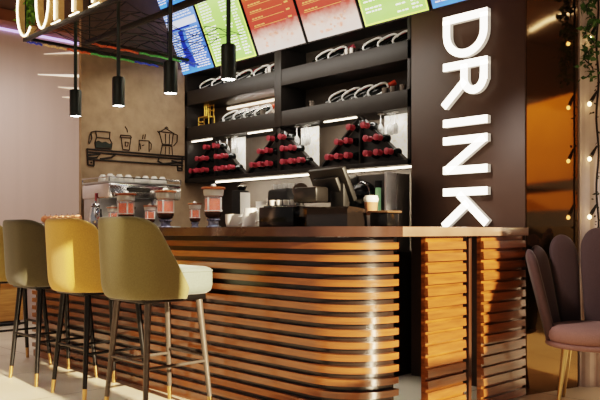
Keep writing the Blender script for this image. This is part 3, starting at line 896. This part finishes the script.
# cups on the machine
cupA = None
k = 0
for iy, y in enumerate((-.33, -.24, -.15, -.06, .03, .12, .21, .30)):
    for ix, x in enumerate((.13, .0)):
        if (iy + ix) % 4 == 3: continue
        loc = (-5.88 + x, 3.58 + y, 1.511)
        lab = f'white cup upside down on the espresso machine, {["first","second","third","fourth","fifth","sixth","seventh","eighth"][iy]} from left in the {["front","rear"][ix]} row'
        if cupA is None:
            cupA = MB().lathe([(.041, 0), (.042, .004), (.036, .04), (.022, .062), (.02, .066), (.001, .066)], seg=18).build('coffee_cup', M_WHITE, None, 40, loc)
            tag(cupA, lab, 'cup', 'white cups on top of the espresso machine')
        else:
            c = cupA.copy(); COL.objects.link(c); c.location = loc; c['label'] = lab

WZ = 1.097   # worktop surface
# ------------------------------------------------------------------ glass jars with wooden lids
def make_jar(label, loc, s=1.0):
    t = thing('glass_coffee_jar', label, 'jar', loc, 0, 'glass coffee brewers with wooden lids on the bar')
    MB().lathe([(.05 * s, 0), (.052 * s, .006 * s), (.036 * s, .014 * s), (.034 * s, .04 * s), (.048 * s, .05 * s), (.044 * s, .06 * s), (.001, .06 * s)], seg=18).build('stand', M_BLUEG, t, 40)
    MB().lathe([(.02 * s, .058 * s), (.05 * s, .07 * s), (.06 * s, .09 * s), (.06 * s, .105 * s), (.001, .106 * s)], seg=20).build('bowl', M_DARKCOF, t, 40)
    MB().lathe([(.055 * s, .107 * s), (.055 * s, .192 * s), (.001, .193 * s)], seg=20).build('coffee_fill', M_COFFEE, t, 40)
    MB().lathe([(.058 * s, .105 * s), (.060 * s, .12 * s), (.060 * s, .215 * s), (.058 * s, .215 * s), (.058 * s, .108 * s)], seg=24).build('glass_body', M_JARG, t, 40)
    m_ = MB(); m_.lathe([(.0600 * s, .109 * s), (.0625 * s, .109 * s), (.0625 * s, .115 * s), (.0600 * s, .115 * s)], seg=24)
    for k in range(4):
        a = k * PI / 2 + .3; m_.box((-.006 * s, -.003, .107 * s), (.006 * s, .003, .2 * s), mtx=Matrix.Rotation(a, 4, 'Z') @ Matrix.Translation((0, -.061 * s, 0)))
    m_.build('glint_bands', M_WHITE, t, 35)  # white uprights stand for reflections in the jar glass
    MB().lathe([(.060 * s, .212 * s), (.066 * s, .216 * s), (.07 * s, .25 * s), (.066 * s, .255 * s), (.001, .255 * s)], seg=24).build('collar', M_JARW, t, 40)
    lid = MB().lathe([(.001, .256 * s), (.080 * s, .256 * s), (.082 * s, .262 * s), (.080 * s, .27 * s), (.001, .27 * s)], seg=24).build('lid', M_LIDWOOD, t, 40)
    MB().lathe([(.018 * s, .27 * s), (.021 * s, .278 * s), (.016 * s, .29 * s), (.001, .294 * s)], seg=14).build('knob', M_WHITE, lid, 40)
    return t
M_JARG = mat('jar_glass', (240, 240, 240), .05, alpha=.12, spec=.8)
M_JARW = mat('jar_collar', (206, 202, 196), .3, noise=.1, nscale=20)
jl = onY(213.5, 228, 2.93)
j0 = make_jar('glass coffee jar with wooden lid nearest the white cups', (jl.x, 2.93, WZ), .98)
jl = onY(165.5, 228, 2.93); dup(j0, (jl.x, 2.93, WZ), .4, 'glass coffee jar with wooden lid, middle one of the three tall jars')
jl = onY(126, 228, 2.93); dup(j0, (jl.x, 2.93, WZ), .9, 'glass coffee jar with wooden lid behind the olive stool, leftmost tall jar')
jl = onY(195, 228, 2.99)
j1 = make_jar('small coffee jar with wooden lid beside the tall jar nearest the cups', (jl.x, 2.99, WZ), .62)
for px_, lab in ((150, 'small coffee jar with wooden lid left of the middle tall jar'), (113, 'small coffee jar with wooden lid, leftmost of all on the bar')):
    jl = onY(px_, 228, 2.99); dup(j1, (jl.x, 2.99, WZ), .2, lab)
# chrome carafe at left
q = onY(95.5, 228, 2.92)
kt = thing('chrome_carafe', 'tall chrome carafe on the bar left of the olive stool', 'carafe', (q.x, 2.92, WZ))
MB().lathe([(.05, 0), (.055, .01), (.055, .1), (.04, .14), (.034, .17), (.04, .18)], seg=20).build('carafe_body', M_CHROME, kt, 40)
MB().lathe([(.038, .18), (.03, .2), (.008, .205), (.008, .22), (.001, .222)], seg=16).build('lid', M_CHROME, kt, 40)
MB().path([(.04, .0, .16), (.085, 0, .15), (.09, 0, .07), (.055, 0, .04)], .007, 8).build('handle', M_BLACK, kt)
# little fruits on the bar behind mustard stool
f0 = None
for k, px_ in enumerate((45, 50.5, 56, 62, 67.5, 73, 78)):
    q = onY(px_, 225, 2.9 + .03 * (k % 2))
    lab = f'small peach-coloured round fruit on a low board behind the mustard stool, {["first","second","third","fourth","fifth","sixth","seventh"][k]} from left'
    loc = (q.x, 2.9 + .03 * (k % 2), WZ + .05)
    if f0 is None:
        f0 = thing('apricot', lab, 'fruit', loc, 0, 'small round fruits on the bar')
        MB().sphere((0, 0, .034), .034, 16, .97).build('flesh', mat('peach_skin', (236, 150, 100), .5, noise=.15, nscale=30), f0, 60)
        MB().tube((0, 0, .064), (.004, 0, .076), .003, seg=6).build('stem', M_DARKCOF, f0)
    else: dup(f0, loc, k, lab)
qa, qb = onY(42, 225, 2.915).x, onY(81, 225, 2.915).x
fb = thing('serving_board', 'low dark serving board on the bar behind the mustard stool, carrying small fruits', 'board', ((qa + qb) / 2, 2.915, WZ))
MB().box((-(qb - qa) / 2, -.075, .022), ((qb - qa) / 2, .075, .049), .006).build('board_top', M_TOP, fb)
for sx in (-1, 1): MB().box((sx * (qb - qa) * .38 - .02, -.06, 0), (sx * (qb - qa) * .38 + .02, .06, .022), .003).build('foot', M_BLACK, fb)
# white cups on the bar
def cupw(name, label, px_, Y, prof, handle=True, hs=1):
    q = onY(px_, 228, Y)
    t = thing(name, label, 'cup', (q.x, Y, WZ))
    MB().lathe(prof, seg=22).build('cup_body', M_WHITE, t, 40)
    if handle:
        r = prof[2][0]; z = prof[3][1]
        MB().path([(r * .9, .0, z * .85), (r + .03, 0, z * .75), (r + .03, 0, z * .35), (r * .85, 0, z * .22)], .006, 8).build('handle', M_WHITE, t)
    return t
cupw('wide_mug', 'wide white mug on the bar right of the tall glass jars', 234, 2.9, [(.04, 0), (.048, .004), (.054, .03), (.056, .082), (.052, .082), (.048, .02), (.001, .012)])
cupw('milk_jug', 'tapered white jug on the bar left of the black till', 251, 2.88, [(.05, 0), (.054, .004), (.052, .05), (.040, .115), (.036, .115), (.046, .04), (.001, .012)])
cupw('paper_cup', 'white paper cup standing behind the tapered jug', 261.5, 3.06, [(.026, 0), (.028, .002), (.032, .07), (.038, .165), (.035, .165), (.026, .01), (.001, .008)], False)
q = onY(265.5, 228, 2.9)
cb = MB().box((-.018, -.03, 0), (.018, .03, .075), .004).build('sugar_box', M_PAPER, None, 35, (q.x, 2.9, WZ)); tag(cb, 'small cream box on the bar between white jug and black till', 'box')

# ------------------------------------------------------------------ till group
q = onY(288, 228, 2.93)
rp_ = thing('receipt_printer', 'black box-shaped till printer with white tray on the bar', 'till', (q.x - .0, 2.93, WZ))
MB().box((-.15, -.1, 0), (.15, .12, .118), .008).build('housing', M_BLACKG, rp_)
MB().box((-.13, -.08, .118), (.05, .10, .126), .004).build('tray', M_BLACK, rp_)
s0 = None
for k in range(4):
    loc = (q.x - .105 + .048 * k, 2.9 + .012 * k, WZ + .127)
    lab = f'tiny white espresso cup on the black till printer, {ordn[k]} from left'
    if s0 is None:
        s0 = MB().lathe([(.014, 0), (.016, .003), (.019, .032), (.016, .032), (.015, .008), (.001, .006)], seg=14).build('espresso_cup', M_WHITE, None, 40, loc)
        tag(s0, lab, 'cup', 'tiny cups on the till printer')
    else:
        c = s0.copy(); COL.objects.link(c); c.location = loc; c['label'] = lab
# round customer display
q = onY(298, 228, 3.02)
cd = thing('round_display', 'small round brown display on a stalk behind the till printer', 'display', (q.x - .05, 3.09, WZ))
mm = Matrix.Translation((0, 0, .222)) @ Matrix.Rotation(TH, 4, 'Z') @ Matrix.Rotation(PI / 2, 4, 'X')
MB().lathe([(.001, -.012), (.046, -.012), (.05, -.006), (.05, .006), (.046, .012), (.001, .012)], seg=28, mtx=mm).build('disc', mat('disc_brown', (74, 60, 52), .4, noise=.08, nscale=20), cd, 40)
MB().tube((0, 0, 0), (0, 0, .18), .012, seg=10).build('stalk', M_BLACK, cd)
MB().lathe([(.045, 0), (.045, .008), (.012, .014)], seg=20).build('foot', M_BLACK, cd)
# POS terminal
q = onY(333, 228, 2.86)
ps = thing('till_terminal', 'black till terminal with tilted monitor seen from behind', 'till', (q.x, 2.86, WZ))
m_ = MB()
m_.prism([(-.02, 0), (.40, 0), (.40, .05), (.30, .085), (.12, .10), (.0, .105), (-.02, .09)], lambda u, v: Vector((-.14, u * .6 - .05, v)), Vector((.30, 0, 0)))
m_.build('base', mat('till_base', (24, 20, 18), .22, noise=.08, nscale=20, coat=.5), ps, 40)
MB().box((-.05, .03, .09), (.05, .08, .24), .006).build('neck', M_BLACK, ps)
tm = Matrix.Translation((-.07, .06, .232)) @ Matrix.Rotation(-.10, 4, 'Z') @ Matrix.Rotation(math.radians(26), 4, 'X')
mo = MB().box((-.15, -.012, -.105), (.15, .018, .095), .008, mtx=tm).build('monitor', M_BLACK, ps)
MB().box((-.10, -.04, -.08), (.10, -.012, .05), .008, mtx=tm).build('monitor_back', M_BLACK, mo)
MB().box((-.14, .018, -.095), (.14, .0195, .085), mtx=tm).build('screen_glass', M_BLACKG, mo)
MB().box((-.21, -.10, .13), (-.03, .0, .215), .012).build('printer_cover', mat('till_grey', (26, 24, 23), .3, noise=.08, nscale=20), ps)
# cup stack
q = onY(371, 228, 2.98)
ck = thing('takeaway_cup', 'takeaway cup with white lid and brown sleeve right of the till', 'cup', (q.x, 2.98, WZ))
MB().lathe([(.024, 0), (.026, .003), (.030, .06), (.001, .06)], seg=18).build('cup_base', M_PAPER, ck, 40)
MB().lathe([(.030, .06), (.036, .13), (.001, .13)], seg=18).build('sleeve', mat('kraft_brown', (168, 116, 84), .7, noise=.08, nscale=30), ck, 40)
MB().lathe([(.036, .13), (.040, .14), (.040, .148), (.034, .165), (.001, .166)], seg=18).build('lid', M_WHITE, ck, 40)
tr_ = thing('tray_stand', 'low dark tray beside the takeaway cup on the bar', 'tray', (onY(386, 228, 2.98).x, 2.98, WZ))
MB().box((-.07, -.05, 0), (.05, .05, .07), .006).build('tray_box', M_BLACKG, tr_)
MB().box((-.08, -.06, .07), (.06, .06, .082), .004).build('tray_top', mat('tray_wood', (90, 66, 46), .4, noise=.1, nscale=20), tr_)

# ------------------------------------------------------------------ things on the back counter
BZ = .921
q = onY(240, 200, 4.2)
gr = thing('coffee_grinder', 'black upright coffee grinder with white side on the back counter', 'grinder', (q.x, 4.2, BZ))
MB().box((-.06, -.05, 0), (.055, .06, .52), .006).build('front_body', M_BLACK, gr)
MB().box((.055, -.045, .0), (.072, .06, .50), .003).build('white_side', M_PAPER, gr)
MB().lathe([(.03, .52), (.05, .56), (.001, .57)], c=(-.0, .02, 0), seg=16).build('hopper_lid', M_BLACKG, gr, 40)
q = onY(283, 200, 4.2)
bm_ = thing('capsule_machine', 'black coffee machine with rounded shoulders on the back counter', 'coffee machine', (q.x, 4.22, BZ))
MB().box((-.12, -.1, .0), (.13, .12, .51), .03).build('machine_body', M_BLACK, bm_)
MB().box((-.07, -.112, .30), (.08, -.1, .36), .004).build('button_panel', M_STEEL, bm_)
MB().box((-.10, -.14, .0), (.11, -.1, .05), .006).build('drip_tray', M_STEEL, bm_)
s0 = None
for k in range(4):
    loc = (q.x - .085 + .062 * k, 4.2, BZ + .511)
    lab = f'white cup on top of the black coffee machine, {ordn[k]} from left'
    if s0 is None:
        s0 = MB().lathe([(.02, 0), (.024, .003), (.03, .04), (.026, .04), (.02, .008), (.001, .006)], seg=14).build('coffee_cup', M_WHITE, None, 40, loc)
        tag(s0, lab, 'cup', 'white cups on the black coffee machine')
    else:
        c = s0.copy(); COL.objects.link(c); c.location = loc; c['label'] = lab
q = onY(379, 200, 4.2)
am = thing('glass_fronted_coffee_machine', 'silver framed coffee machine with black dome and green strip below shelf light', 'coffee machine', (q.x, 4.2, BZ))
MB().box((-.21, -.02, 0), (.18, .14, .575), .005).build('back_casing', mat('machine_grey', (62, 56, 50), .5, metal=.1, noise=.2, nscale=12), am)
for x in (-.205, .175): MB().box((x - .008, -.14, 0), (x + .008, -.02, .575)).build('side_frame', M_STEEL, am)
dome = MB().sphere((-.08, -.08, .43), .095, 20).build('dome', M_BLACKG, am, 60)
m_ = MB()
for k in range(5):
    a = -.9 + .45 * k
    m_.path([(-.08 + .098 * math.cos(a + t_ * .2), -.08 - .05, .43 + .098 * math.sin(a + t_ * .2) * .9) for t_ in range(4)], .006, 6)
m_.build('chrome_trim', M_CHROME, dome)
MB().box((.045, -.1, .2), (.08, -.07, .47), .006).build('green_strip', M_GREENP, am)
MB().lathe([(.03, 0), (.03, .05)], c=(.063, -.085, .47), seg=12).build('black_cap', M_BLACK, am, 40)
MB().box((-.19, -.13, .0), (.16, -.02, .12), .005).build('drip_base', M_BLACKM, am)
q = onY(350, 200, 4.24)
pb = MB().box((-.07, -.03, 0), (.07, .03, .46), .004).build('white_box', M_PAPER, None, 35, (q.x, 4.2, BZ)); tag(pb, 'tall white box on the back counter right behind the till monitor', 'box')

# ------------------------------------------------------------------ far left: bench, cove light, wall light streaks
bn = thing('wooden_bench', 'light wooden bench box by the pale wall at left edge', 'bench', (-8.4, 2.4, 0))
MB().box((-.18, -1.3, .06), (.22, 1.12, .48), .008).build('bench_box', wood('bench_wood', (172, 122, 62), (208, 158, 88), .5, .1), bn)
MB().box((-.18, -1.32, .48), (.25, 1.15, .53), .008).build('bench_seat', wood('bench_wood', (172, 122, 62), (208, 158, 88), .5, .1), bn)
MB().box((-.16, -1.28, 0), (.18, 1.1, .06)).build('bench_base', M_BLACK, bn)
cv = MB().box((-8.598, -1, 3.445), (-8.575, 8, 3.47)).build('cove_light', M_LEDC, None); tag(cv, 'long violet-white light strip high on the pale wall', 'light strip')
struct('trim_1', MB().box((-8.598, -1.2, 3.48), (-8.3, 8.1, 3.61)), mat('cove_brown', (128, 84, 58), .6, noise=.1, nscale=5))
for k, (p0, y0, p1, y1, lab) in enumerate([(38, 74.5, 79, 76, 'brightest slim light streak on the pale wall, second from top'),
                                           (44, 54, 79, 52.5, 'slim light streak on the pale wall, highest of the slim ones'),
                                           (58, 87, 80, 89, 'short slim light streak on the pale wall, third from top'),
                                           (62, 97, 80, 98, 'short slim light streak on the pale wall, lowest one')]):
    a, b = onX(p0, y0, -8.597), onX(p1, y1, -8.597)
    m_ = MB(); m_.path([(0, 0, 0), (b.x - a.x, b.y - a.y, b.z - a.z)], [.004, .018], 8)  # glowing rods added for light streaks on the glossy wall
    o = m_.build('wall_light_streak', mat('streak_soft', (255, 240, 220), .5, emit=(255, 236, 214), estr=.9 if k == 0 else .5) if k == 0 else mat('streak_softer', (255, 236, 214), .5, emit=(255, 230, 205), estr=.5), None, 40, a)
    tag(o, lab, 'light strip', 'slim light streaks on the pale wall')

# ------------------------------------------------------------------ foliage
def leaves(mb, centre, n, spread, size, rnd, down=0):
    for _ in range(n):
        p = Vector(centre) + Vector((rnd.gauss(0, spread[0]), rnd.gauss(0, spread[1]), rnd.gauss(0, spread[2])))
        u = Vector((rnd.uniform(-1, 1), rnd.uniform(-1, 1), rnd.uniform(-1, .3))).normalized()
        w = u.orthogonal().normalized()
        w = (Matrix.Rotation(rnd.uniform(0, 6.28), 3, u) @ w)
        nn = u.cross(w); L = size * rnd.uniform(.7, 1.3)
        mb.face([p, p + u * L * .35 + w * L * .3 + nn * L * .05, p + u * L, p + u * L * .35 - w * L * .3 + nn * L * .05])
rnd = random.Random(11)
iv = thing('hanging_ivy', 'bright green trailing plant hanging behind the first letter at top left', 'plant', (-6.2, CY + .10, 2.84))
m_ = MB()
for k in range(9):
    x = rnd.uniform(-.20, .14); y = rnd.uniform(-.08, .06); ln = rnd.uniform(.1, .32)
    for j in range(6): leaves(m_, (x + rnd.gauss(0, .01), y, .35 - ln * j / 5), 5, (.02, .02, .02), .055, rnd)
m_.build('leaves', M_LEAFB, iv, 0)
m_ = MB()
for k in range(6): m_.path([(-.12 + .05 * k, 0, .7), (-.13 + .05 * k, .01, .4), (-.12 + .05 * k, .0, .1)], .004, 5)
m_.build('stems', M_LEAF, iv)
# right: ivy strand + string lights on the corrugated pilaster
def onC(px, py, off=.03):
    r = ray(px, py); fwd = Vector((-S_, C_, 0)); D = o0.dot(fwd) - off
    return Vector((0, 0, CAMZ)) + r * D
sv = thing('ivy_strand', 'dark green ivy strand hanging down the corrugated pilaster at top right', 'plant', onC(592, 0))
sb_ = Vector(sv.location)
m_ = MB(); st_ = []
for k in range(26):
    t_ = k / 25; px_ = 592 + 5 * math.sin(k * .9) - 4 * t_; py_ = -12 + 90 * t_
    c = onC(px_, py_, .09) - sb_; st_.append(c)
    leaves(m_, c, 7 if t_ < .8 else 4, (.022, .02, .02), .05, rnd)
m_.build('leaves', M_LEAF, sv, 0)
MB().path(st_, .004, 5).build('stem', M_LEAFD, sv)
sl_ = thing('string_lights', 'black string light cable with glowing bulbs down the corrugated pilaster', 'string lights', onC(597, 0))
lb = Vector(sl_.location)
cab = [onC(597.5 + 1.2 * math.sin(k * .8), -10 + k * 9.2, .045) - lb for k in range(30)]
MB().path(cab, .0075, 6).build('cable', M_BLACK, sl_)
for py_ in (38, 104, 159, 217):
    b = onC(589.5, py_, .075) - lb; a = onC(597, py_ - 13, .05) - lb
    s_ = MB().path([a, a.lerp(b, .55), a.lerp(b, .8)], [.006, .013, .013], 8).build('bulb_socket', M_BLACK, sl_)
    MB().sphere(b, .0125, 12, 1.2).build('bulb', M_BULB, s_, 60)
m_ = MB()
for k in range(40):
    leaves(m_, cab[rnd.randrange(8, 29)], 1, (.012, .012, .02), .025, rnd)
m_.build('cable_leaves', M_LEAFD, sl_, 0)
# bent strip across the hall is added only for the panel's reflection
# ------------------------------------------------------------------ lights
def lamp(name, kind, loc, energy, color, size=1, rot=None, sy=None):
    l = bpy.data.lights.new(name, kind); l.energy = energy; l.color = color
    if kind == 'AREA':
        l.size = size
        if sy: l.shape = 'RECTANGLE'; l.size_y = sy
    elif kind != 'SUN': l.shadow_soft_size = size
    o = bpy.data.objects.new(name, l); COL.objects.link(o); o.location = loc
    if rot is not None: o.rotation_euler = rot
    return o
sun = lamp('sun', 'SUN', (2, 2, 6), 16, (1, .77, .50))
sun.data.angle = math.radians(.6)
dv = Vector((-1, .09, -.30)).normalized()
sun.rotation_euler = dv.to_track_quat('-Z', 'Y').to_euler()
lamp('room_fill', 'AREA', (-3.2, .6, 3.5), 9, (1, .86, .72), 2.0, (math.radians(25), 0, math.radians(20)), 1.6)  # added fill for the room, no such fixture
lamp('left_wall_fill', 'AREA', (-7.3, 2.6, 2.75), 32, (1, .88, .82), 1.2, (0, math.radians(25), 0), 3.0)  # added fill aimed at the lower pale wall
lamp('bar_fill', 'AREA', (-4.8, 3.5, 2.6), 14, (1, .88, .74), 2.2, (math.radians(20), 0, 0), .5)  # added fill above the bar, no such fixture
lamp('orange_wall_fill', 'AREA', (1.1, 5.9, 3.4), 70, (1, .85, .6), .8, (math.radians(50), 0, 0))  # added to brighten the unseen orange boxes for their reflection
lamp('shelf_led_lamp', 'AREA', (-4.5, 4.42, 1.54), 9, (1, .9, .78), 2.4, (math.radians(25), 0, 0), .05)
lamp('niche_lamp', 'AREA', (-5.3, 4.62, 2.31), 2.5, (1, .9, .78), .8, (math.radians(-30), 0, 0), .03)
rl = lamp('right_fill', 'SPOT', (-2.9, 2.6, 2.65), 190, (1, .88, .80), .15)  # added spot to brighten the chair and pilaster
rl.data.spot_size = math.radians(36); rl.data.spot_blend = .5
rl.rotation_euler = (Vector((-2.02, 4.55, .95)) - rl.location).to_track_quat('-Z', 'Y').to_euler()
lamp('shelf_top_fill', 'AREA', (-4.7, 4.0, 2.62), 5, (1, .93, .84), 2.6, (math.radians(50), 0, 0), .08)  # added fill to brighten the white cradles
lamp('rack_lamp', 'AREA', (-4.8, 4.40, 1.96), 3.5, (1, .92, .82), 2.7, (math.radians(35), 0, 0), .02)
wl = bpy.data.worlds.new('world'); sc.world = wl; wl.use_nodes = True
bg = wl.node_tree.nodes['Background']; bg.inputs[0].default_value = (.95, .86, .80, 1); bg.inputs[1].default_value = .2
sc.view_settings.view_transform = 'Filmic'
sc.view_settings.look = 'Medium High Contrast'
sc.view_settings.exposure = .35
sc.cycles.use_denoising = True
sc.cycles.max_bounces = 8
sc.cycles.caustics_reflective = False; sc.cycles.caustics_refractive = False
